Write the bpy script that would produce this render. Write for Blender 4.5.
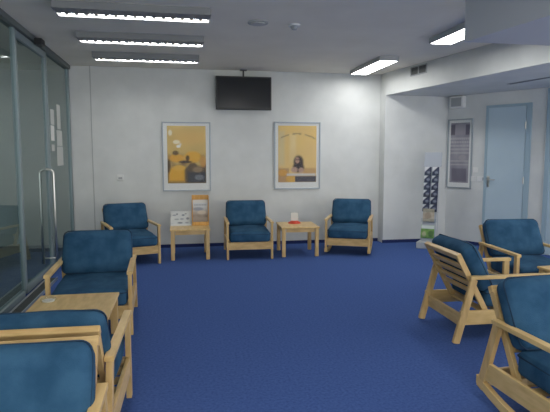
import bpy, bmesh, math, random
from mathutils import Vector, Matrix
for o in list(bpy.data.objects): bpy.data.objects.remove(o)
random.seed(7)
scene = bpy.context.scene
COL = scene.collection
R = math.radians

# ------------------------------------------------------------ camera
cam = bpy.data.cameras.new('camera'); camo = bpy.data.objects.new('camera', cam); COL.objects.link(camo)
cam.sensor_width = 36; cam.lens = 515/550*36; cam.clip_start = .05
camo.location = (0, 0, 1.42); camo.rotation_euler = (R(90-5.65), 0, R(-10.5))
scene.camera = camo
# ------------------------------------------------------------ world, exposure
w = bpy.data.worlds.new('world'); scene.world = w; w.use_nodes = True
w.node_tree.nodes['Background'].inputs[0].default_value = (.95, .93, .88, 1)
w.node_tree.nodes['Background'].inputs[1].default_value = 2.2
vs = scene.view_settings
vs.view_transform = 'Standard'; vs.look = 'None'; vs.gamma = 1; vs.use_curve_mapping = False
vs.exposure = 0.36
LAMP_PANEL = 14      # radiance of the two bright panels
LAMP_TUBE = 30       # radiance of the tubes behind louvres
LAMP_REAR_FILL = 12.0      # unseen ceiling lamps added behind the camera

# ------------------------------------------------------------ materials
def new_mat(name):
    m = bpy.data.materials.new(name); m.use_nodes = True
    return m, m.node_tree.nodes, m.node_tree.links, m.node_tree.nodes['Principled BSDF']
def plain(name, c, rough=.6, metal=0, spec=.5):
    m, n, l, b = new_mat(name)
    b.inputs['Base Color'].default_value = (*c, 1); b.inputs['Roughness'].default_value = rough
    b.inputs['Metallic'].default_value = metal; b.inputs['Specular IOR Level'].default_value = spec
    return m
def noisy(name, c1, c2, scale, rough=.7, bump=0, bscale=None, dist=.01, stretch=(1,1,1), detail=4, spec=.3, lo=.35, hi=.65, world=False):
    m, n, l, b = new_mat(name)
    tc = n.new('ShaderNodeTexCoord'); mp = n.new('ShaderNodeMapping'); mp.inputs['Scale'].default_value = stretch
    if world:
        g = n.new('ShaderNodeNewGeometry'); l.new(g.outputs['Position'], mp.inputs[0])
    else: l.new(tc.outputs['Object'], mp.inputs[0])
    t = n.new('ShaderNodeTexNoise'); t.inputs['Scale'].default_value = scale; t.inputs['Detail'].default_value = detail
    l.new(mp.outputs[0], t.inputs['Vector'])
    r = n.new('ShaderNodeValToRGB'); r.color_ramp.elements[0].position = lo; r.color_ramp.elements[1].position = hi
    r.color_ramp.elements[0].color = (*c1, 1); r.color_ramp.elements[1].color = (*c2, 1)
    l.new(t.outputs[0], r.inputs[0]); l.new(r.outputs[0], b.inputs['Base Color'])
    b.inputs['Roughness'].default_value = rough; b.inputs['Specular IOR Level'].default_value = spec
    if bump:
        t2 = n.new('ShaderNodeTexNoise'); t2.inputs['Scale'].default_value = bscale or scale; t2.inputs['Detail'].default_value = 3
        l.new(mp.outputs[0], t2.inputs['Vector'])
        bp = n.new('ShaderNodeBump'); bp.inputs['Strength'].default_value = bump; bp.inputs['Distance'].default_value = dist
        l.new(t2.outputs[0], bp.inputs['Height']); l.new(bp.outputs[0], b.inputs['Normal'])
    return m
def emit(name, c, s):
    m = bpy.data.materials.new(name); m.use_nodes = True; n = m.node_tree.nodes; n.clear()
    e = n.new('ShaderNodeEmission'); o = n.new('ShaderNodeOutputMaterial')
    e.inputs[0].default_value = (*c, 1); e.inputs[1].default_value = s; m.node_tree.links.new(e.outputs[0], o.inputs[0])
    return m
def glass(name, tint, ior=1.6):
    m = bpy.data.materials.new(name); m.use_nodes = True; n = m.node_tree.nodes; l = m.node_tree.links; n.clear()
    t = n.new('ShaderNodeBsdfTransparent'); t.inputs[0].default_value = (*tint, 1)
    g = n.new('ShaderNodeBsdfGlossy'); g.inputs['Roughness'].default_value = .02; g.inputs[0].default_value = (.9,.95,.95,1)
    f = n.new('ShaderNodeFresnel'); f.inputs[0].default_value = ior
    x = n.new('ShaderNodeMixShader'); o = n.new('ShaderNodeOutputMaterial')
    ge = n.new('ShaderNodeNewGeometry'); mu = n.new('ShaderNodeMath'); mu.operation = 'MULTIPLY'; iv = n.new('ShaderNodeMath'); iv.operation = 'SUBTRACT'; iv.inputs[0].default_value = 1
    l.new(ge.outputs['Backfacing'], iv.inputs[1]); l.new(f.outputs[0], mu.inputs[0]); l.new(iv.outputs[0], mu.inputs[1])
    l.new(mu.outputs[0], x.inputs[0]); l.new(t.outputs[0], x.inputs[1]); l.new(g.outputs[0], x.inputs[2]); l.new(x.outputs[0], o.inputs[0])
    return m
M = {}
M['wall'] = noisy('wall_paint', (.62,.64,.63), (.68,.70,.69), 3, .75, .05, 60, .004, world=True)
M['ceil'] = noisy('ceiling_paint', (.82,.78,.68), (.86,.82,.72), 2.5, .85, .06, 80, .004, world=True)
M['carpet'] = noisy('blue_carpet', (.046,.092,.270), (.076,.140,.380), 55, .95, .4, 300, .005, detail=8, spec=.1, lo=.3, hi=.7, world=True)
M['skirt'] = plain('skirting_carpet', (.012,.026,.12), .9)
M['corr_floor'] = noisy('corridor_carpet', (.20,.21,.22), (.25,.26,.27), 8, .9, world=True)
M['corr_wall'] = plain('corridor_wall', (.55,.55,.52), .8)
M['wood'] = noisy('beech_wood', (.56,.37,.15), (.70,.49,.22), 5, .38, .05, 40, .002, stretch=(1.5,6,6), detail=6, spec=.45)
M['woodv'] = noisy('beech_wood_upright', (.56,.37,.15), (.70,.49,.22), 5, .38, .05, 40, .002, stretch=(6,6,1.2), detail=6, spec=.45)
M['woody'] = noisy('beech_wood_lengthwise', (.62,.42,.16), (.76,.54,.24), 5, .33, .05, 40, .002, stretch=(6,1.2,6), detail=6, spec=.5)
M['fabric'] = noisy('teal_blue_fabric', (.020,.068,.134), (.037,.104,.186), 9, .9, .5, 190, .004, detail=6, spec=.15)
M['piping'] = plain('dark_blue_piping', (.008,.035,.075), .9)
M['white'] = plain('white_plastic', (.75,.76,.75), .45)
M['grey'] = plain('grey_plastic', (.35,.37,.38), .5)
M['dark'] = plain('dark_plastic', (.018,.02,.022), .4)
M['screen'] = plain('television_screen', (.006,.009,.013), .18, spec=.5)
M['steel'] = plain('brushed_steel', (.62,.62,.60), .28, 1)
M['alu'] = plain('silver_aluminium', (.55,.58,.60), .38, .8)
M['frame'] = plain('grey_blue_window_frame', (.25,.31,.33), .45, .3)
M['framed'] = plain('dark_window_header', (.12,.145,.15), .5, .2)
M['door'] = noisy('pale_blue_door', (.44,.56,.64), (.47,.59,.67), 2, .5, world=True)
M['doorf'] = plain('blue_door_frame', (.33,.45,.53), .5)
M['pane'] = glass('glass_pane', (.70,.78,.79))
M['clear'] = glass('clear_acrylic', (.93,.95,.95), 1.45)
M['picglass'] = glass('picture_glass', (.97,.97,.97), 1.12)
M['housing'] = plain('lamp_housing', (.46,.47,.47), .5)
M['lhousing'] = plain('louvred_lamp_housing', (.24,.25,.26), .5)
M['louver'] = plain('lamp_louver', (.62,.63,.64), .22, .9)
M['reflector'] = plain('lamp_reflector', (.8,.8,.8), .35, .5)
M['panel'] = emit('lamp_panel', (1,.99,.97), LAMP_PANEL)
M['tube'] = emit('lamp_tube', (1,.98,.94), LAMP_TUBE)
M['rear'] = emit('rear_fill_panel', (1,.97,.93), LAMP_REAR_FILL)
M['dim'] = emit('corridor_fill_panel', (.9,1,.98), 4.5)  # for the unseen fill lamps added in the corridor
M['pframe'] = plain('silver_picture_frame', (.36,.41,.45), .4, .4)
M['red'] = plain('red_plastic', (.62,.06,.025), .4)
M['orange'] = noisy('orange_pine', (.62,.33,.09), (.74,.43,.14), 6, .5, stretch=(8,8,1))
M['paper'] = plain('white_paper', (.72,.73,.70), .8)
M['papergrey'] = plain('grey_paper', (.50,.52,.50), .8)
M['vent'] = plain('vent_metal', (.10,.11,.11), .5, .3)
M['mat_board'] = plain('passe_partout', (.80,.82,.81), .8)

# ------------------------------------------------------------ mesh helpers
def build(name, bm, mat, parent=None, smooth=False, loc=None, rz=0, kind=None):
    me = bpy.data.meshes.new(name); bm.normal_update(); bm.to_mesh(me); bm.free()
    if mat is not None: me.materials.append(mat)
    if smooth:
        for p in me.polygons: p.use_smooth = True
    o = bpy.data.objects.new(name, me); COL.objects.link(o)
    if parent: o.parent = parent
    if loc: o.location = loc
    o.rotation_euler.z = rz
    if kind: o['kind'] = kind
    return o
def box(bm, x0, x1, y0, y1, z0, z1, bev=0, mtx=None):
    r = bmesh.ops.create_cube(bm, size=1); vs_ = r['verts']
    for v in vs_:
        v.co = Vector(((x0+x1)/2+v.co.x*(x1-x0), (y0+y1)/2+v.co.y*(y1-y0), (z0+z1)/2+v.co.z*(z1-z0)))
    if bev:
        es = list({e for v in vs_ for e in v.link_edges})
        rr = bmesh.ops.bevel(bm, geom=es, offset=bev, segments=2, profile=.5, affect='EDGES'); vs_ = list({v for f in rr['faces'] for v in f.verts} | {v for v in vs_ if v.is_valid})
    if mtx: bmesh.ops.transform(bm, matrix=mtx, verts=vs_)
    return bm
def B(x0, x1, y0, y1, z0, z1, bev=0): return box(bmesh.new(), x0, x1, y0, y1, z0, z1, bev)
def beam(bm, a, b, wx, wd, bev=.0025, side=Vector((1,0,0))):
    """rectangular bar from a to b; wx wide along side, wd across it"""
    a = Vector(a); b = Vector(b); d = (b-a); L = d.length; z = d.normalized()
    x = (side - z*side.dot(z)).normalized(); y = z.cross(x)
    m = Matrix((x, y, z)).transposed().to_4x4(); m.translation = (a+b)/2
    return box(bm, -wx/2, wx/2, -wd/2, wd/2, -L/2, L/2, bev, m)
def prism(bm, pts, z0, z1):
    lo = [bm.verts.new((x, y, z0)) for x, y in pts]; hi = [bm.verts.new((x, y, z1)) for x, y in pts]
    bm.faces.new(lo[::-1]); bm.faces.new(hi)
    n = len(pts)
    for i in range(n): bm.faces.new((lo[i], lo[(i+1)%n], hi[(i+1)%n], hi[i]))
    bmesh.ops.recalc_face_normals(bm, faces=bm.faces[:]); return bm
def cyl(bm, c, r, h, seg=20, r2=None, mtx=None):
    q = bmesh.ops.create_cone(bm, cap_ends=True, segments=seg, radius1=r, radius2=r if r2 is None else r2, depth=h)
    m = Matrix.Translation(Vector(c)) @ (mtx or Matrix())
    bmesh.ops.transform(bm, matrix=m, verts=q['verts']); return bm
def tube(bm, pts, r, seg=10, closed=False):
    pts = [Vector(p) for p in pts]; rings = []; n = len(pts)
    for i, p in enumerate(pts):
        if closed: t = pts[(i+1)%n]-pts[i-1]
        else: t = pts[min(i+1, n-1)]-pts[max(i-1, 0)]
        t.normalize(); u = t.orthogonal().normalized() if not rings else (pu - t*pu.dot(t)).normalized()
        pu = u; v = t.cross(u)
        rings.append([bm.verts.new(p+u*r*math.cos(2*math.pi*k/seg)+v*r*math.sin(2*math.pi*k/seg)) for k in range(seg)])
    for i in range(n if closed else n-1):
        a, b = rings[i], rings[(i+1)%n]
        for k in range(seg): bm.faces.new((a[k], a[(k+1)%seg], b[(k+1)%seg], b[k]))
    if not closed: bm.faces.new(rings[0][::-1]); bm.faces.new(rings[-1])
    bmesh.ops.recalc_face_normals(bm, faces=bm.faces[:]); return bm
def thing(name, label, cat, loc=(0,0,0), rz=0, group=None):
    o = bpy.data.objects.new(name, None); COL.objects.link(o); o.empty_display_size = .1
    o.location = loc; o.rotation_euler.z = rz; o['label'] = label; o['category'] = cat
    if group: o['group'] = group
    return o
def tag(o, label, cat, group=None):
    o['label'] = label; o['category'] = cat
    if group: o['group'] = group
    return o
def copy_tree(src, parent=None):
    c = src.copy(); COL.objects.link(c)
    if parent: c.parent = parent
    for ch in [x for x in bpy.data.objects if x.parent is src]: copy_tree(ch, c)
    return c
def struct(name, bm, mat, parent=None): 
    return build(name, bm, mat, parent, kind=None if parent else 'structure')

# ------------------------------------------------------------ the room
HC = 2.71; HS = 2.36; XL = -1.57; YB = 8.02; YR = 7.81
D = Vector((.520, -.854, 0)); C0 = Vector((4.309, YR, 0)); NW = Vector((-.854, -.520, 0))   # door wall: direction, start, normal into the room
def dw(s, off=0): p = C0 + D*s + NW*off; return p
floor = struct('floor', B(XL, 7.2, -3.2, YB+.3, -.1, 0), M['carpet'])
struct('floor.001', B(-5.2, XL, -3.2, YB+.9, -.1, 0), M['corr_floor'])
struct('ceiling', B(-5.2, 7.2, -3.2, YB+.9, HC, HC+.12), M['ceil'])
struct('wall_back', B(XL, 3.225, YB, YB+.15, 0, HC), M['wall'])
bm = bmesh.new(); prism(bm, [(3.225, YR), (4.309, YR), (4.45, YB+.15), (3.225, YB+.15)], 0, HC)
struct('wall_recess', bm, M['wall'])
pe = dw(3.3); pb = pe - NW*.15; pa = C0 - NW*.15
bm = bmesh.new(); prism(bm, [(C0.x, C0.y), (pe.x, pe.y), (pb.x, pb.y), (pa.x, pa.y)], 0, HC)
struct('wall_right', bm, M['wall'])
# corridor behind the glass partition
struct('wall_corridor', B(-5.2, XL-.02, YB+.55, YB+.7, 0, HC), M['corr_wall'])
struct('wall_left', B(-5.35, -5.2, -3.2, YB+.7, 0, HC), M['corr_wall'])
struct('wall_corridor_end', B(XL-.02, XL+.0, YB+.15, YB+.55, 0, HC), M['corr_wall'])
# thin wall panel next to the glass, its joint shows as a vertical line
struct('trim_panel', B(XL+.03, -1.262, YB-.012, YB, .05, HC-.002), M['wall'])
struct('trim_joint', B(-1.262, -1.25, YB-.016, YB, .05, HC-.002), plain('joint_strip', (.42,.44,.44), .6))
# lowered soffit with slanting front edge, and the lowered ceiling box at the right
az = R(9.46); bd = Vector((math.sin(az), -math.cos(az)))
b0 = Vector((3.225, YR)); b1 = b0 + bd*((YR-4.03)/math.cos(az))
q = dw(3.28)
bm = bmesh.new(); prism(bm, [tuple(b0), tuple(b1), (5.9, 4.03), (5.9, 5.1), (q.x, q.y), (C0.x, C0.y)], HS, HC)
soff = struct('ceiling_soffit', bm, M['wall'])
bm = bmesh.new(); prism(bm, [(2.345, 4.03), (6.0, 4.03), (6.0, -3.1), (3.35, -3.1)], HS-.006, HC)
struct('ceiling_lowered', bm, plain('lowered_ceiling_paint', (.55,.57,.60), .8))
# carpet skirting
struct('baseboard_back', B(-1.50, 3.215, YB-.022, YB-.012, 0, .05), M['skirt'])
struct('baseboard_recess', B(3.215, 4.30, YR-.010, YR, 0, .05), M['skirt'])
bm = bmesh.new()
a0, a1, a2, a3 = dw(.01, .01), dw(.62, .01), dw(.62), dw(.01)
prism(bm, [(v.x, v.y) for v in (a0, a1, a2, a3)], 0, .05); struct('baseboard_right', bm, M['skirt'])

# ------------------------------------------------------------ glass partition
gw = thing('window_partition', 'x', 'window'); del gw['label']; del gw['category']; gw['kind'] = 'structure'; gw.name = 'window_1'
def gp(nm, x0, x1, y0, y1, z0, z1, mt, par=gw): return build(nm, B(x0, x1, y0, y1, z0, z1, .004 if mt is not M['pane'] else 0), mt, par)
gp('header', XL-.05, XL+.05, -3.1, YB-.02, 2.65, HC-.002, M['framed'])
gp('sill_rail', XL-.03, XL+.03, -3.1, 5.44, .0, .06, M['frame'])
gp('sill_rail', XL-.03, XL+.03, 6.74, YB-.02, .0, .06, M['frame'])
for y in (1.9, 3.7, 5.5, 6.70, YB-.05): gp('mullion', XL-.025, XL+.025, y-.02, y+.02, .06, 2.65, M['frame'])
for y0, y1 in ((-3.0,1.88),(1.92,3.68),(3.72,5.48),(6.72,YB-.07)): gp('pane', XL-.005, XL+.005, y0, y1, .06, 2.65, M['pane'])
dr = bpy.data.objects.new('door_1', None); COL.objects.link(dr); dr['kind'] = 'structure'; dr.location = (XL, 6.1, 0)
def dp(nm, x0, x1, y0, y1, z0, z1, mt): return build(nm, B(x0, x1, y0-6.1, y1-6.1, z0, z1, .003 if mt is not M['pane'] else 0), mt, dr)
dp('top_rail', -.025, .025, 5.53, 6.67, 2.57, 2.64, M['frame'])
dp('bottom_rail', -.025, .025, 5.53, 6.67, .01, .09, M['frame'])
dp('stile', -.02, .02, 5.53, 5.56, .09, 2.57, M['frame'])
dp('stile', -.02, .02, 6.63, 6.67, .09, 2.57, M['frame'])
dp('pane', -.005, .005, 5.56, 6.63, .09, 2.57, M['pane'])
pts = []
for i in range(13):
    a = math.pi*i/12; pts.append((.08*math.cos(a), .48, 1.20+.05*math.sin(a)))
pts = [(.08,.48,.10), (.08,.48,.6)] + pts + [(-.08,.48,.6), (-.08,.48,.10)]
bm = tube(bmesh.new(), pts, .014, 12); tube(bm, [(.08,.48,.17), (-.08,.48,.17)], .010, 8)
build('pull_handle', bm, M['steel'], dr, True)
bm = B(-.03, .05, -.06, .06, 0, .07, .006); box(bm, .05, .056, -.04, .04, .015, .055)
tag(build('door_sensor', bm, M['dark'], loc=(XL+.051+.03, 6.15, 2.61)), 'small dark sensor box above the glass door', 'sensor')
# grille strip in the floor along the glass
gt = thing('floor_grille', 'dark slatted grille strip on the floor along the glass partition', 'grille', (XL+.12, 5.15, 0))
bm = B(-.06, -.045, -1.0, 1.0, .001, .03); box(bm, .045, .06, -1.0, 1.0, .001, .03); build('frame', bm, M['alu'], gt)
bm = bmesh.new()
for k in range(50): box(bm, -.045, .045, -.98+k*.04, -.965+k*.04, .001, .024)
build('slats', bm, M['vent'], gt)
# papers taped on the glass
papers = [((6.87,7.06),(1.80,1.99),'upper grey paper taped on the glass beside the door edge','papergrey'),
 ((6.86,7.04),(1.60,1.79),'bright white paper below the upper grey sheet near the door edge','paper'),
 ((6.87,7.02),(1.47,1.55),'smallest low white slip taped on the glass beside the door edge','papergrey'),
 ((7.22,7.42),(1.76,2.08),'tall grey sheet, topmost of the three nearer the wall corner','papergrey'),
 ((7.17,7.48),(1.54,1.745),'wide sheet, middle of the three on the glass near the wall corner','papergrey'),
 ((7.15,7.50),(1.28,1.53),'wide sheet, lowest of the three on the glass near the wall corner','papergrey')]
for (y0,y1),(z0,z1),lb,mt in papers:
    tag(build('paper_notice', B(-.001,.001,-(y1-y0)/2,(y1-y0)/2,0,z1-z0), M[mt], loc=(XL+.0075,(y0+y1)/2,z0)), lb, 'paper', 'papers taped on the glass')

# ------------------------------------------------------------ doors and fittings on the slanting right wall
RZ = math.atan2(-.854, .520)       # local x along the wall, local +y ... turned so that +y points out of the wall
def wall_thing(name, label, cat, s, z, group=None):
    p = dw(s); o = thing(name, label, cat, (p.x, p.y, z), RZ, group); return o
# in wall frame: x along the wall, -y into the room
d2 = bpy.data.objects.new('door_2', None); COL.objects.link(d2); d2['kind'] = 'structure'; p = dw(.98); d2.location = p; d2.rotation_euler.z = RZ
bm = B(-.34,-.30,-.02,.0,0,2.17,.003); box(bm,.27,.34,-.03,.0,0,2.17,.003); box(bm,-.30,.27,-.02,.0,2.13,2.17,.003)
build('door_frame', bm, M['doorf'], d2)
build('door_leaf', B(-.298,.262,-.018,0,.008,2.128,.002), M['door'], d2)
bm = bmesh.new()
for z in (.25, 1.05, 1.85): cyl(bm, (.266,-.034,z), .009, .10)
build('hinge', bm, M['steel'], d2)
bm = B(-.285,-.245,-.026,-.018,.93,1.10,.003); tube(bm, [(-.265,-.02,1.05),(-.265,-.07,1.05),(-.25,-.075,1.05),(-.14,-.075,1.045)], .009)
cyl(bm, (-.265,-.03,.97), .014, .02, mtx=Matrix.Rotation(R(90),4,'X')); build('door_handle', bm, M['steel'], d2)
d3 = bpy.data.objects.new('door_3', None); COL.objects.link(d3); d3['kind'] = 'structure'; p = dw(2.02); d3.location = p; d3.rotation_euler.z = RZ
bm = B(-.49,-.43,-.04,.0,0,HS-.01,.003); box(bm,.43,.49,-.04,.0,0,HS-.01,.003); box(bm,-.43,.43,-.04,.0,2.16,HS-.01,.003)
build('door_frame', bm, M['doorf'], d3)
build('door_leaf', B(-.43,.43,-.02,0,.008,2.155), M['door'], d3)

def switch(s, z, label, rocker=True):
    t = wall_thing('wall_switch' if rocker else 'wall_socket', label, 'switch' if rocker else 'socket', s, z, 'switch plates between poster and door')
    build('plate', B(-.04,.04,-.012,0,-.04,.04,.003), M['white'], t)
    build('rocker' if rocker else 'insert', B(-.025,.025,-.017,-.011,-.025,.025,.003), M['white'] if rocker else M['grey'], t)
switch(.50, 1.19, 'upper white switch plate alone above the row beside the door')
switch(.47, 1.05, 'white switch plate in the low row, nearest the poster frame')
switch(.57, 1.05, 'white switch plate in the middle of the low row')
switch(.645, 1.05, 'white switch plate in the low row, touching the door frame side', False)
t = wall_thing('wall_speaker', 'white box speaker high on the wall just under the soffit', 'speaker', .185, 2.16)
build('case', B(-.115,.115,-.10,0,0,.185,.01), M['white'], t)
build('front_grille', B(-.085,.085,-.106,-.099,.025,.16,.003), M['grey'], t)

# ------------------------------------------------------------ artwork: flat printed sheets with painted vertex colours
def art_mat(name, rough=.5):
    m, n, l, b = new_mat(name)
    a = n.new('ShaderNodeAttribute'); a.attribute_name = 'print'; l.new(a.outputs['Color'], b.inputs['Base Color'])
    b.inputs['Roughness'].default_value = rough; return m
M['print'] = art_mat('printed_sheet')
def sheet(name, w_, h_, nx, nz, fn, parent=None, y=0, thick=.002):
    """printed sheet in the xz plane facing -y; fn(u,v)->rgb with v=0 at the bottom"""
    bm = bmesh.new(); lay = bm.verts.layers.float_color.new('print'); g = []
    for j in range(nz+1):
        row = []
        for i in range(nx+1):
            v = bm.verts.new((-w_/2+w_*i/nx, y, h_*j/nz)); v[lay] = (*fn(i/nx, j/nz), 1); row.append(v)
        g.append(row)
    for j in range(nz):
        for i in range(nx): bm.faces.new((g[j][i], g[j][i+1], g[j+1][i+1], g[j+1][i]))
    q = [bm.verts.new((sx*w_/2, y+thick, h_*sz)) for sx, sz in ((-1,0),(1,0),(1,1),(-1,1))]
    for v in q: v[lay] = (.5,.5,.5,1)
    bm.faces.new(q[::-1])
    return build(name, bm, M['print'], parent)
def mix(a, b, t): return tuple(x+(y-x)*t for x, y in zip(a, b))
def ss(a, b, x): t = max(0, min(1, (x-a)/(b-a))); return t*t*(3-2*t)
def ell(u, v, cu, cv, ru, rv, soft=.25):
    d = math.sqrt(((u-cu)/ru)**2+((v-cv)/rv)**2); return 1-ss(1-soft, 1+soft, d)
def rc(u, v, u0, u1, v0, v1, s=.012):
    return min(ss(u0-s,u0+s,u), 1-ss(u1-s,u1+s,u), ss(v0-s,v0+s,v), 1-ss(v1-s,v1+s,v))
def wob(u, v, k=1): return .5+.25*math.sin(u*13.1*k+v*7.7)+.25*math.sin(v*17.3*k-u*5.1+1.3)

def art_left(u, v):      # yellow interior with orange figures over a dark lower part
    c = mix((.62,.42,.12), (.76,.55,.20), v); c = mix(c, (.58,.42,.16), .5*wob(u, v))
    c = mix(c, (.80,.50,.16), .6*ell(u,v,.6,.80,.4,.12,.6))
    c = mix(c, (.86,.80,.58), .9*ell(u,v,.24,.72,.09,.035)); c = mix(c, (.92,.94,.90), .95*ell(u,v,.29,.645,.055,.025)); c = mix(c, (.80,.80,.70), .8*ell(u,v,.34,.68,.03,.02))
    c = mix(c, (.88,.84,.66), .8*ell(u,v,.08,.88,.05,.05))
    c = mix(c, (.07,.05,.04), .9*rc(u,v,0,1,0,.24+.14*wob(u*1.4,.3),.03))
    c = mix(c, (.16,.09,.05), .8*rc(u,v,.0,1,.26,.50,.05)*wob(u*1.8,v*1.8))
    c = mix(c, (.80,.44,.05), .95*ell(u,v,.66,.46,.22,.10)); c = mix(c, (.78,.40,.05), .95*ell(u,v,.24,.44,.20,.07))
    c = mix(c, (.82,.44,.04), .97*rc(u,v,.03,.44,.03,.27,.04)); c = mix(c, (.84,.50,.08), .9*ell(u,v,.30,.27,.16,.05))
    c = mix(c, (.05,.035,.03), .95*ell(u,v,.46,.375,.17,.022)); c = mix(c, (.06,.04,.03), .9*ell(u,v,.52,.44,.05,.05))
    c = mix(c, (.10,.06,.04), .85*ell(u,v,.21,.53,.08,.04)); c = mix(c, (.06,.04,.03), .85*ell(u,v,.03,.30,.05,.12))
    c = mix(c, (.04,.05,.07), .9*rc(u,v,.52,1,.0,.20,.04)); c = mix(c, (.34,.24,.14), .8*ell(u,v,.78,.24,.13,.05)); c = mix(c, (.20,.22,.26), .8*ell(u,v,.82,.10,.12,.05))
    c = mix(c, (.66,.34,.08), .8*ell(u,v,.92,.38,.08,.10))
    return c
def art_right(u, v):     # yellow wall, dark haired person reading at a desk
    c = mix((.78,.56,.24), (.80,.56,.18), v); c = mix(c, (.84,.70,.36), .7*rc(u,v,.30,.46,.35,.85,.05))
    c = mix(c, (.72,.50,.22), .5*wob(u*.8, v))
    c = mix(c, (.58,.56,.36), .5*rc(u,v,.02,.16,.3,.9,.05))
    a = .86-.34*(u-.5)**2*1.2                                     # curved line of tiny marks
    if abs(v-a) < .014 and (.06 < u < .28 or .36 < u < .60 or .68 < u < .98): c = mix(c, (.22,.15,.08), .55+.3*math.sin(u*150))
    c = mix(c, (.42,.24,.12), .8*rc(u,v,0,.28,0,.25,.02)); c = mix(c, (.70,.36,.06), .8*ell(u,v,.12,.17,.12,.06))
    c = mix(c, (.70,.40,.08), .9*ell(u,v,.34,.06,.14,.07)); c = mix(c, (.50,.28,.12), .7*rc(u,v,.66,1,.15,.25,.02))
    c = mix(c, (.035,.025,.03), .97*ell(u,v,.53,.36,.13,.115)); c = mix(c, (.04,.03,.035), .97*ell(u,v,.53,.26,.15,.09))
    c = mix(c, (.48,.28,.20), .95*ell(u,v,.50,.39,.055,.055)); c = mix(c, (.03,.03,.04), .9*rc(u,v,.45,.56,.395,.41,.01))
    c = mix(c, (.52,.34,.26), .9*ell(u,v,.42,.22,.09,.05)); c = mix(c, (.52,.34,.26), .9*ell(u,v,.60,.21,.07,.05))
    c = mix(c, (.62,.60,.58), .95*rc(u,v,.22,.98,.115,.155,.01)); c = mix(c, (.04,.05,.09), .95*rc(u,v,.44,1,.0,.11,.012))
    return c
def art_hall(u, v):      # muted violet-grey information poster with pictures and blurred lines
    c = mix((.27,.26,.31), (.36,.35,.39), wob(u, v))
    if u < .22 or u > .80: c = mix(c, (.09,.08,.12), .8*rc(u,v,-1,2,.80,.97,.01))
    c = mix(c, (.36,.34,.38), .8*rc(u,v,.25,.78,.80,.97,.01))
    for k, vv in enumerate((.74,.68,.62,.56,.50,.36,.30)):
        if abs(v-vv) < .014: c = mix(c, (.58,.57,.58), .45+.35*math.sin(u*(60+11*k)+k))
    c = mix(c, (.13,.12,.17), .7*rc(u,v,.10,.9,.02,.24,.02)); c = mix(c, (.42,.40,.42), .7*ell(u,v,.65,.42,.2,.05))
    return c
def poster(t, w_, h_, ml, mb, mt_, fn, fw_=.019, n=(56,84), d=.028):
    bm = B(-w_/2,-w_/2+fw_,-d,0,0,h_,.003); box(bm,w_/2-fw_,w_/2,-d,0,0,h_,.003)
    box(bm,-w_/2+fw_,w_/2-fw_,-d,0,0,fw_,.003); box(bm,-w_/2+fw_,w_/2-fw_,-d,0,h_-fw_,h_,.003)
    build('frame', bm, M['pframe'], t)
    build('mount_board', B(-w_/2+fw_,w_/2-fw_,-.012,-.004,fw_,h_-fw_), M['mat_board'], t)
    s = sheet('print', w_-2*ml, h_-mb-mt_, *n, fn, t, -.0145); s.location.z = mb
    build('glass_cover', B(-w_/2+fw_,w_/2-fw_,-.022,-.019,fw_,h_-fw_), M['picglass'], t)
t = thing('framed_poster', 'silver-framed poster with orange figures over a dark lower part, above the brochure table', 'poster', (.115, YB, .87), 0, 'silver-framed posters')
poster(t, .73, 1.05, .075, .12, .06, art_left)
t = thing('framed_poster', 'silver-framed yellow poster with a dark-haired person reading at a desk', 'poster', (1.845, YB, .88), 0, 'silver-framed posters')
poster(t, .75, 1.06, .065, .11, .06, art_right)
t = wall_thing('framed_poster', 'narrow silver-framed violet-grey information poster beside the blue door', 'poster', .225, .89, 'silver-framed posters')
poster(t, .42, 1.10, .05, .09, .06, art_hall, .018)

# small plate on back wall
t = thing('wall_socket', 'small white thermostat plate alone on the back wall above the corner armchair', 'thermostat', (-.87, YB, 1.08))
build('plate', B(-.05,.05,-.02,0,-.04,.045,.006), M['white'], t); build('insert', B(-.028,.028,-.024,-.019,-.022,.012,.003), M['grey'], t)
t.name = 'wall_thermostat'

# ------------------------------------------------------------ television
t = thing('television', 'black flat television hung from the ceiling on the back wall', 'television', (.985, YB-.10, 2.105))
bm = B(-.425,.425,-.02,.03,0,.50,.006); box(bm,-.28,.28,.03,.06,.08,.42,.01); build('case', bm, M['dark'], t)
build('screen', B(-.405,.405,-.0225,-.0195,.03,.48), M['screen'], t)
bm = B(-.012,.012,.034,.054,.42,HC-2.105-.003); box(bm,-.05,.05,.0,.09,HC-2.105-.012,HC-2.105-.001,.002); build('ceiling_mount', bm, M['dark'], t)

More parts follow.
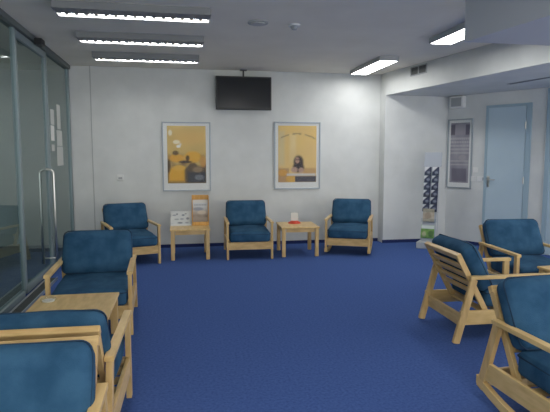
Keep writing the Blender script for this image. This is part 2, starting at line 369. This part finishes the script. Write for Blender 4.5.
# ------------------------------------------------------------ ceiling lights
LV = 'ceiling lights with louvres'
def louver_lamp(x, y, label):
    t = thing('ceiling_light', label, 'ceiling light', (x, y, HC), 0, LV)
    L, W, h = .665, .145, .062
    bm = B(-L,L,-W,-W+.006,-h,0); box(bm,-L,L,W-.006,W,-h,0); box(bm,-L,-L+.006,-W+.006,W-.006,-h,0); box(bm,L-.006,L,-W+.006,W-.006,-h,0)
    box(bm,-L+.006,L-.006,-W+.006,W-.006,-.012,-.001); build('housing', bm, M['lhousing'], t)
    bm = B(-L+.007, L-.007, -W+.007, .035, -h+.001, -h+.005)
    for k in range(26): box(bm, -L+.03+k*.05, -L+.055+k*.05, -W+.03, .025, -h-.002, -h+.001)
    build('louvre_shade_plate', bm, M['lhousing'], t)  # made-up plate standing in for the unlit near half of the louvre
    for k in range(15):
        xx = -L+.085+k*(2*L-.17)/14
        bm = bmesh.new(); prism(bm, [(-.002,0),(.002,0),(.002,1),(-.002,1)], 0, 1)
        for v in bm.verts: v.co = Vector((xx+v.co.x*(2+7*(1-v.co.z)), .038+v.co.y*.055, -h+.002+v.co.z*.03))
        build('louvre_blade', bm, M['louver'], t)
    for s in (1,):
        bm = cyl(bmesh.new(), (0, s*.100, -.034), .017, 2*L-.06, 14, mtx=Matrix.Rotation(R(90),4,'Y')); build('tube', bm, M['tube'], t, True)
    return t
louver_lamp(-.365, 4.85, 'longest-looking louvred ceiling light, nearest the camera')
louver_lamp(-.375, 5.95, 'louvred ceiling light, middle one of the three in the row')
louver_lamp(-.385, 7.04, 'louvred ceiling light nearest the back wall')
def panel_lamp(x, y, L, label, mat='panel', group='bright panel ceiling lights'):
    t = thing('ceiling_light', label, 'ceiling light', (x, y, HC), 0, group)
    W, h = .135, .06
    bm = bmesh.new(); box(bm,-W,-W+.015,-L,L,-h,0,.002); box(bm,W-.015,W,-L,L,-h,0,.002)
    box(bm,-W+.015,W-.015,-L,-L+.015,-h,0,.002); box(bm,-W+.015,W-.015,L-.015,L,-h,0,.002); build('housing', bm, M['housing'], t)
    build('diffuser', B(-W+.015,W-.015,-L+.015,L-.015,-h+.002,-h+.008), M[mat], t)
panel_lamp(2.735, 7.12, .60, 'bright white panel light near the back right corner')
panel_lamp(2.89, 4.85, .62, 'bright white panel light partly hidden by the lowered ceiling box')
# unseen lamps added behind the camera to even out the light
for x, y in ((-.4, 1.2), (1.5, 1.6), (-.4, -1.4), (1.5, -1.4)):
    panel_lamp(x, y, .6, 'added unseen ceiling light behind the viewpoint', 'rear', 'added unseen ceiling lights behind the viewpoint')

panel_lamp(-3.4, 4.2, .6, 'added unseen corridor fill light behind the glass, the one nearer the viewpoint', 'dim', 'added corridor fill lights')  # out-of-view lamps added to brighten the corridor through the glass
panel_lamp(-3.4, 7.4, .6, 'added unseen corridor fill light behind the glass, the one nearer the far wall', 'dim', 'added corridor fill lights')
t = thing('ceiling_vent', 'flat round grey vent in the ceiling in front of the television', 'vent', (.78, 5.12, HC))
build('rim', cyl(bmesh.new(), (0,0,-.006), .10, .012, 32), M['grey'], t); build('disc', cyl(bmesh.new(), (0,0,-.017), .07, .01, 32), M['housing'], t)
t = thing('smoke_detector', 'small round smoke detector on the ceiling right of the vent', 'smoke detector', (1.15, 5.15, HC))
build('base', cyl(bmesh.new(), (0,0,-.008), .06, .016, 28), M['white'], t); build('sensor_head', cyl(bmesh.new(), (0,0,-.032), .024, .032, 24, .042), M['grey'], t)
# vent in the face of the soffit beam, dark slot in the soffit
bz = math.atan2(bd.y, bd.x); vp = b0 + bd*.86
t = thing('air_vent', 'dark rectangular air vent in the face of the ceiling beam', 'vent', (vp.x, vp.y, 2.555), bz)
bm = B(-.19,.19,-.012,-.001,0,.015); box(bm,-.19,.19,-.012,-.001,.115,.13); box(bm,-.19,-.175,-.012,-.001,.015,.115); box(bm,.175,.19,-.012,-.001,.015,.115); box(bm,-.01,.01,-.012,-.001,.015,.115)
build('frame', bm, M['grey'], t)
bm = B(-.175,.175,-.004,-.001,.015,.115)
for k in range(6): box(bm, -.175, .175, -.011, -.004, .02+k*.016, .026+k*.016)
build('slats', bm, M['vent'], t)
t = thing('slot_diffuser', 'long dark slot vent in the soffit above the blue door', 'vent', (4.45, 5.55, HS), bz+R(0))
bm = B(-.75,.75,-.035,-.022,-.006,-.001); box(bm,-.75,.75,.022,.035,-.006,-.001); build('frame', bm, M['grey'], t)
build('slot', B(-.75,.75,-.022,.022,-.004,-.001), M['vent'], t)

# ------------------------------------------------------------ armchairs
def cushion(name, hx, hy, hz, r, bulge, parent, mat=M['fabric'], n=14, sag=0, seed=0):
    bm = bmesh.new(); bmesh.ops.create_cube(bm, size=2); bmesh.ops.subdivide_edges(bm, edges=bm.edges[:], cuts=n, use_grid_fill=True)
    def stretch(t):        # denser near the edges
        s = 1 if t >= 0 else -1; return s*(1-(1-abs(t))**1.6)
    for v in bm.verts:
        p = Vector((stretch(v.co.x)*hx, stretch(v.co.y)*hy, stretch(v.co.z)*hz))
        qv = Vector((max(-hx+r, min(hx-r, p.x)), max(-hy+r, min(hy-r, p.y)), max(-hz+r, min(hz-r, p.z))))
        dd = p-qv
        if dd.length > 1e-6: p = qv + dd.normalized()*r
        u, t = p.x/hx, p.y/hy; k = max(0, 1-u*u)*max(0, 1-t*t)
        wv = .004*math.sin(p.x*17+seed)+.003*math.sin(p.y*21+seed*2)
        if p.z > 0: p.z += bulge*k**.6 - sag*k + wv
        else: p.z -= bulge*.35*k**.6
        fz = max(0, 1-(p.z/hz)**2) if abs(p.z) < hz else 0
        p.x += math.copysign(.012*fz*max(0, 1-t*t), p.x); p.y += math.copysign(.012*fz*max(0, 1-u*u), p.y)
        v.co = p
    o = build(name, bm, mat, parent, True)
    return o
def piping(hx, hy, z, r, parent):
    pts = []
    for cx, cy, a0 in ((hx-r,hy-r,0),(-hx+r,hy-r,90),(-hx+r,-hy+r,180),(hx-r,-hy+r,270)):
        for i in range(7): a = R(a0+15*i); pts.append((cx+r*math.cos(a), cy+r*math.sin(a), z))
    # densify straight edges with a slight outward bow so the seam lies on the cushion
    out = []
    for i, p in enumerate(pts):
        q_ = pts[(i+1) % len(pts)]; out.append(p)
        if abs(p[0]-q_[0])+abs(p[1]-q_[1]) > .1:
            for k in range(1, 8):
                f = k/8; out.append((p[0]+(q_[0]-p[0])*f, p[1]+(q_[1]-p[1])*f, z))
    return build('piping', tube(bmesh.new(), out, .0045, 6, True), M['piping'], parent, True)

YF, YRR, AH, YA = -.40, .385, .515, .275
def make_chair(rocking=False):
    t = thing('rocking_armchair' if rocking else 'armchair', '', 'armchair')
    zr, zf = (.075, .045) if rocking else (0, 0)
    for s in (-1, 1):
        x = s*.303
        bm = bmesh.new(); beam(bm, (x, YF+.005, zf), (x, YF+.005, AH-.028), .030, .050); build('leg', bm, M['woodv'], t)
        bm = bmesh.new(); beam(bm, (x, YRR, zr), (x, YA-.02, AH-.028), .030, .052); build('leg', bm, M['woodv'], t)
        bm = bmesh.new(); box(bm, x-.022, x+.022, YF-.03, YA+.012, AH-.026, AH, .003); build('armrest', bm, M['woody'], t)
        bm = bmesh.new(); box(bm, x-.012, x+.012, YF+.02, YRR-.03, .14, .25, .004); build('side_rail', bm, M['woody'], t)
        if rocking:
            bm = bmesh.new(); n = 16; pp = []
            for i in range(n+1):
                y = -.45+i*(.86/n); z = .085*max(0, (y+.08)/.47)**2 if y > -.08 else .055*((y+.08)/.42)**2
                pp.append((y, z+.002))
            def ring(y, z): return [bm.verts.new((x+a*.016, y, z+b)) for a, b in ((-1,0),(1,0),(1,.05),(-1,.05))]
            rs = [ring(*p_) for p_ in pp]
            for a_, b_ in zip(rs, rs[1:]):
                for k in range(4): bm.faces.new((a_[k], a_[(k+1)%4], b_[(k+1)%4], b_[k]))
            bm.faces.new(rs[0][::-1]); bm.faces.new(rs[-1]); bmesh.ops.recalc_face_normals(bm, faces=bm.faces[:])
            build('rocker', bm, M['woody'], t)
    dz = 0
    build('front_rail', B(-.288,.288,YF-.014,YF+.014,.135+dz,.24+dz,.005), M['wood'], t)
    build('rear_rail', B(-.288,.288,YRR-.075,YRR-.05,.115+dz*1.6,.21+dz*1.6,.005), M['wood'], t)
    # reclining back frame: passes between the rear legs and the seat
    top = Vector((0, .38, .69)); bot = Vector((0, .115, .20)); dd = (top-bot)
    bf = bpy.data.objects.new('back_frame', None)
    for s in (-1, 1):
        bm = bmesh.new(); beam(bm, (s*.266, bot.y, bot.z), (s*.266, bot.y+dd.y*.935, bot.z+dd.z*.935), .026, .042); build('back_post', bm, M['woodv'], t)
    for k, f in enumerate((.90, .76, .62, .48, .34)):
        c = bot+dd*f; z = dd.normalized(); hw = .019
        w2 = .284 if k == 0 else .253
        bm = bmesh.new(); m = Matrix((Vector((1,0,0)), z.cross(Vector((1,0,0))), z)).transposed().to_4x4(); m.translation = c
        if k == 0: box(bm, -w2, w2, -.019, .019, -.0, .042, .005, m)
        else: box(bm, -w2, w2, -.010, .010, -hw, hw, .003, m)
        build('back_slat', bm, M['wood'], t)
    bpy.data.objects.remove(bf)
    for k in range(5):
        y = YF+.05+k*.115
        build('seat_slat', B(-.287,.287,y-.035,y+.035,.222+dz*.6-k*.004,.238+dz*.6-k*.004,.003), M['wood'], t)
    sc = cushion('seat_cushion', .276, .285, .070, .036, .016, t, seed=1); sc.location = (0, -.150, .318+dz*.5); sc.rotation_euler.x = R(2.0)
    piping(.276+.004, .285+.004, .040, .036, sc)
    # back cushion: built flat, stood up along the back frame
    L = .190
    bc = cushion('back_cushion', .284, L, .066, .05, .028, t, seed=3); ang = math.atan2(dd.z, dd.y)
    n_ = Vector((0, -math.sin(ang), math.cos(ang)))       # towards the sitter
    c = bot+dd*.64+Vector((0,0,.006)) + n_*.092
    bc.location = c; bc.rotation_euler.x = ang
    piping(.284+.003, L+.003, .035, .05, bc)
    return t
chairs = [
 (-.685, 7.15, 17, 0, 'blue cushioned wooden armchair in the back left corner left of the brochure table'),
 (.945, 7.295, -2, 0, 'blue cushioned wooden armchair between the two low tables at the back wall'),
 (-.715, 4.51, 2, 0, 'blue cushioned wooden armchair facing the viewer by the glass door, behind the left table'),
 (-.625, 2.64, 178.7, 0, 'wooden armchair turned away from the viewer, facing the left table'),
 (-.62, 1.785, 0, 0, 'nearest left armchair, back to back with the one facing the table, cut by the frame'),
 (2.43, 3.76, 88, 0, 'slat-backed wooden armchair seen from behind on the right, facing right'),
 (3.375, 4.55, -5, 0, 'blue cushioned wooden armchair in front of the pale blue door'),
 (2.49, 7.29, -24, 1, 'blue cushioned rocking armchair near the right end of the back wall'),
 (2.02, 2.24, 2, 1, 'nearest right rocking armchair with blue cushions, cut by the frame edge'),
]
src = {0: make_chair(), 1: make_chair(True)}; used = set()
for x, y, r_, k, lb in chairs:
    o = src[k] if k not in used else copy_tree(src[k]); used.add(k)
    o.location = (x, y, 0); o.rotation_euler.z = R(r_); o['label'] = lb; o['group'] = 'blue cushioned lounge armchairs'
    if y < 3 and x < 0:
        for ch in bpy.data.objects:
            if ch.parent is o and ch.name.startswith('back_cushion'): ch.location += Vector((0, -.015, -.028))
    if lb.startswith('nearest left'):
        for ch in bpy.data.objects:
            if ch.parent is o and ch.name.startswith('back_cushion'): ch.location += Vector((0, -.045, 0))

# ------------------------------------------------------------ low tables
def make_table():
    t = thing('side_table', '', 'table')
    bm = bmesh.new(); box(bm, -.27,.27,-.30,.30,.398,.42,.005); build('table_top', bm, M['woody'], t)
    bm = bmesh.new()
    for s in (-1, 1): box(bm, s*.235-.008, s*.235+.008, -.22, .22, .345, .397, .002); box(bm, -.20, .20, s*.262-.008, s*.262+.008, .345, .397, .002)
    build('apron', bm, M['wood'], t)
    for sx in (-1, 1):
        for sy in (-1, 1):
            build('leg', B(sx*.235-.025, sx*.235+.025, sy*.262-.025, sy*.262+.025, 0, .397, .004), M['woodv'], t)
    return t
tb = make_table()
for i, (x, y, r_, lb) in enumerate([(.13, 7.27, 0, 'low square beech table holding the brochures under the left poster'),
 (1.665, 7.22, -3, 'low beech table with a red-based sign, under the poster of the reader'),
 (-.72, 3.55, 0, 'low beech table between the two left armchairs facing each other'),
 (3.44, 3.78, 0, 'low beech table at the right edge in front of the armchair by the door')]):
    o = tb if i == 0 else copy_tree(tb); o.location = (x, y, 0); o.rotation_euler.z = R(r_); o['label'] = lb; o['group'] = 'low beech tables'

# ------------------------------------------------------------ things on the tables
def art_white(u, v):
    c = (.66,.69,.70)
    for cu, cv, ru, rv, cc in ((.16,.72,.10,.05,(.20,.26,.34)),(.30,.80,.05,.07,(.15,.18,.22)),(.62,.72,.08,.06,(.12,.18,.24)),(.75,.82,.05,.04,(.1,.1,.12)),
                               (.28,.40,.12,.06,(.32,.38,.42)),(.55,.42,.10,.06,(.30,.34,.42)),(.85,.45,.08,.09,(.2,.22,.28)),(.45,.12,.14,.06,(.14,.16,.2)),(.80,.12,.10,.05,(.3,.3,.34))):
        c = mix(c, cc, .85*ell(u,v,cu,cv,ru,rv))
    return c
t = thing('leaflet_holder', 'low white leaflet display with small dark pictures on the left low table', 'leaflet holder', (.01, 7.43, .421))
bm = B(-.145,.145,.0,.012,0,.20,.003); box(bm,-.145,.145,-.07,0,0,.012,.003); box(bm,-.145,-.139,-.06,0,.012,.12); box(bm,.139,.145,-.06,0,.012,.12); build('stand', bm, M['white'], t)
s = sheet('leaflet_front', .27, .185, 44, 30, art_white, t, -.003); s.location.z = .012
t = thing('brochure_holder', 'orange pine brochure holder on the left low table', 'brochure holder', (.285, 7.42, .421))
bm = B(-.12,.12,.02,.032,0,.43,.003); box(bm,-.12,.12,-.05,.02,0,.012,.002); box(bm,-.12,.12,-.06,-.05,0,.05,.002); box(bm,-.12,-.11,-.05,.02,.012,.42,.002); box(bm,.11,.12,-.05,.02,.012,.42,.002)
build('case', bm, M['orange'], t)
def art_mag(u, v):
    c = mix((.40,.34,.28), (.62,.66,.68), ss(.35,.75,v)); c = mix(c, (.26,.30,.38), .8*ell(u,v,.35,.62,.35,.07)); c = mix(c, (.20,.17,.15), .85*rc(u,v,0,1,.28,.38,.03)*wob(u,v))
    c = mix(c, (.70,.62,.50), .8*ell(u,v,.6,.48,.3,.08)); c = mix(c, (.72,.70,.66), .9*rc(u,v,.05,.95,.86,1,.01)); c = mix(c, (.12,.14,.2), .8*rc(u,v,.1,.9,.76,.81,.01)*(.5+.5*math.sin(u*60)))
    return c
o = sheet('magazine', .214, .35, 30, 40, art_mag, None, -.004, .014); o.location = (.285, 7.42, .434)
tag(o, 'picture magazine with pale sky cover standing in the orange holder', 'magazine')
t = thing('table_sign', 'small clear card stand on a round red base on the right low table', 'table sign', (1.655, 7.36, .421))
bm = cyl(bmesh.new(), (0,0,.009), .095, .018, 32, .085); cyl(bm, (0,0,.027), .075, .018, 28, .05); build('base', bm, M['red'], t)
build('card', B(-.055,.055,-.003,-.001,.032,.155), M['paper'], t); bm = B(-.065,.065,.0,.004,.03,.165,.001); build('clear_back', bm, M['clear'], t)
t = thing('glass_dish', 'small clear round dish on the corner of the left table', 'dish', (-.90, 3.68, .421))
bm = bmesh.new(); tube(bm, [(.042*math.cos(a), .042*math.sin(a), .012) for a in [2*math.pi*k/28 for k in range(28)]], .011, 10, True); build('rim', bm, M['clear'], t, True)
build('base', cyl(bmesh.new(), (0,0,.005), .040, .008, 28), plain('frosted_glass', (.72,.68,.62), .3), t)

# ------------------------------------------------------------ brochure stand in the right corner
SR = R(-38)
t = thing('brochure_stand', 'tall pale display stand with tiers of dark leaflets in the right corner', 'display stand', (3.74, 7.27, 0), SR)
lean = .24/1.45
def lp(z): return lean*z
build('base', B(-.15,.13,-.14,.14,0,.10,.01), plain('stand_grey', (.42,.45,.47), .5), t)
m_st = plain('stand_panel', (.42,.46,.52), .5)
bm = bmesh.new(); beam(bm, (0, .0, .10), (0, lp(1.24), 1.24), .20, .014); build('back_panel', bm, m_st, t)
bm = bmesh.new(); beam(bm, (0, lp(1.24), 1.24), (0, lp(1.46), 1.46), .26, .016); build('header_panel', bm, m_st, t)
for s in (-1, 1):
    bm = bmesh.new(); tube(bm, [(s*.10, .17, .002), (s*.10, lp(1.2)+.02, 1.2)], .007, 8); build('rear_strut', bm, M['alu'], t)
def art_dark(u, v):
    c = mix((.015,.02,.05), (.04,.05,.11), wob(u, v)); c = mix(c, (.74,.76,.78), .9*ss(-.04,.04,v-.42-.75*u)); c = mix(c, (.35,.38,.46), .6*ell(u,v,.6,.35,.25,.15)); return c
def art_beige(u, v): 
    c = mix((.42,.36,.27), (.52,.46,.36), wob(u, v)); return mix(c, (.28,.22,.16), .7*ell(u,v,.45,.45,.3,.25))
def art_green(u, v):
    c = mix((.10,.26,.05), (.22,.38,.10), wob(u, v)); c = mix(c, (.70,.74,.74), .9*rc(u,v,0,1,.72,1,.02)); c = mix(c, (.05,.12,.04), .8*ell(u,v,.75,.35,.2,.25)); return mix(c, (.55,.5,.35), .7*ell(u,v,.25,.3,.15,.2))
mw = Matrix.Translation((3.74, 7.27, 0)) @ Matrix.Rotation(SR, 4, 'Z')
tiers = [1.13, 1.02, .91, .80, .69, .58]; words = ['topmost', 'second from the top', 'third from the top', 'fourth from the top', 'fifth from the top', 'lowest']
first = None
for i, z in enumerate(tiers):
    build('pocket', box(B(-.115,.115,lp(z)-.058,lp(z)-.055,z-.03,z+.025), -.115, .115, lp(z)-.055, lp(z)-.01, z-.033, z-.03), M['clear'], t)
    for j, xx in enumerate((-.058, .058)):
        if first is None: o = first = sheet('leaflet', .10, .135, 10, 14, art_dark, None, 0, .006)
        else: o = first.copy(); COL.objects.link(o)
        o.location = mw @ Vector((xx, lp(z)-.045, z-.025)); o.rotation_euler = (R(-10), 0, SR)
        tag(o, 'dark blue and white leaflet, %s tier of the stand, %s side' % (words[i], ('left','right')[j]), 'leaflet', 'dark leaflets in the display stand')
for z, h, fn, lb, wd in ((.42,.20,art_beige,'beige brochure under the dark leaflets of the stand',.17),(.17,.20,art_green,'green and white brochure at the foot of the stand',.20)):
    build('pocket', box(B(-.115,.115,lp(z)-.062,lp(z)-.059,z-.02,z+.03), -.115, .115, lp(z)-.059, lp(z)-.01, z-.023, z-.02), M['clear'], t)
    o = sheet('brochure', wd, h, 16, 16, fn, None, 0, .008); o.location = mw @ Vector((-.01, lp(z)-.05, z-.018)); o.rotation_euler = (R(-10), 0, SR); tag(o, lb, 'brochure')
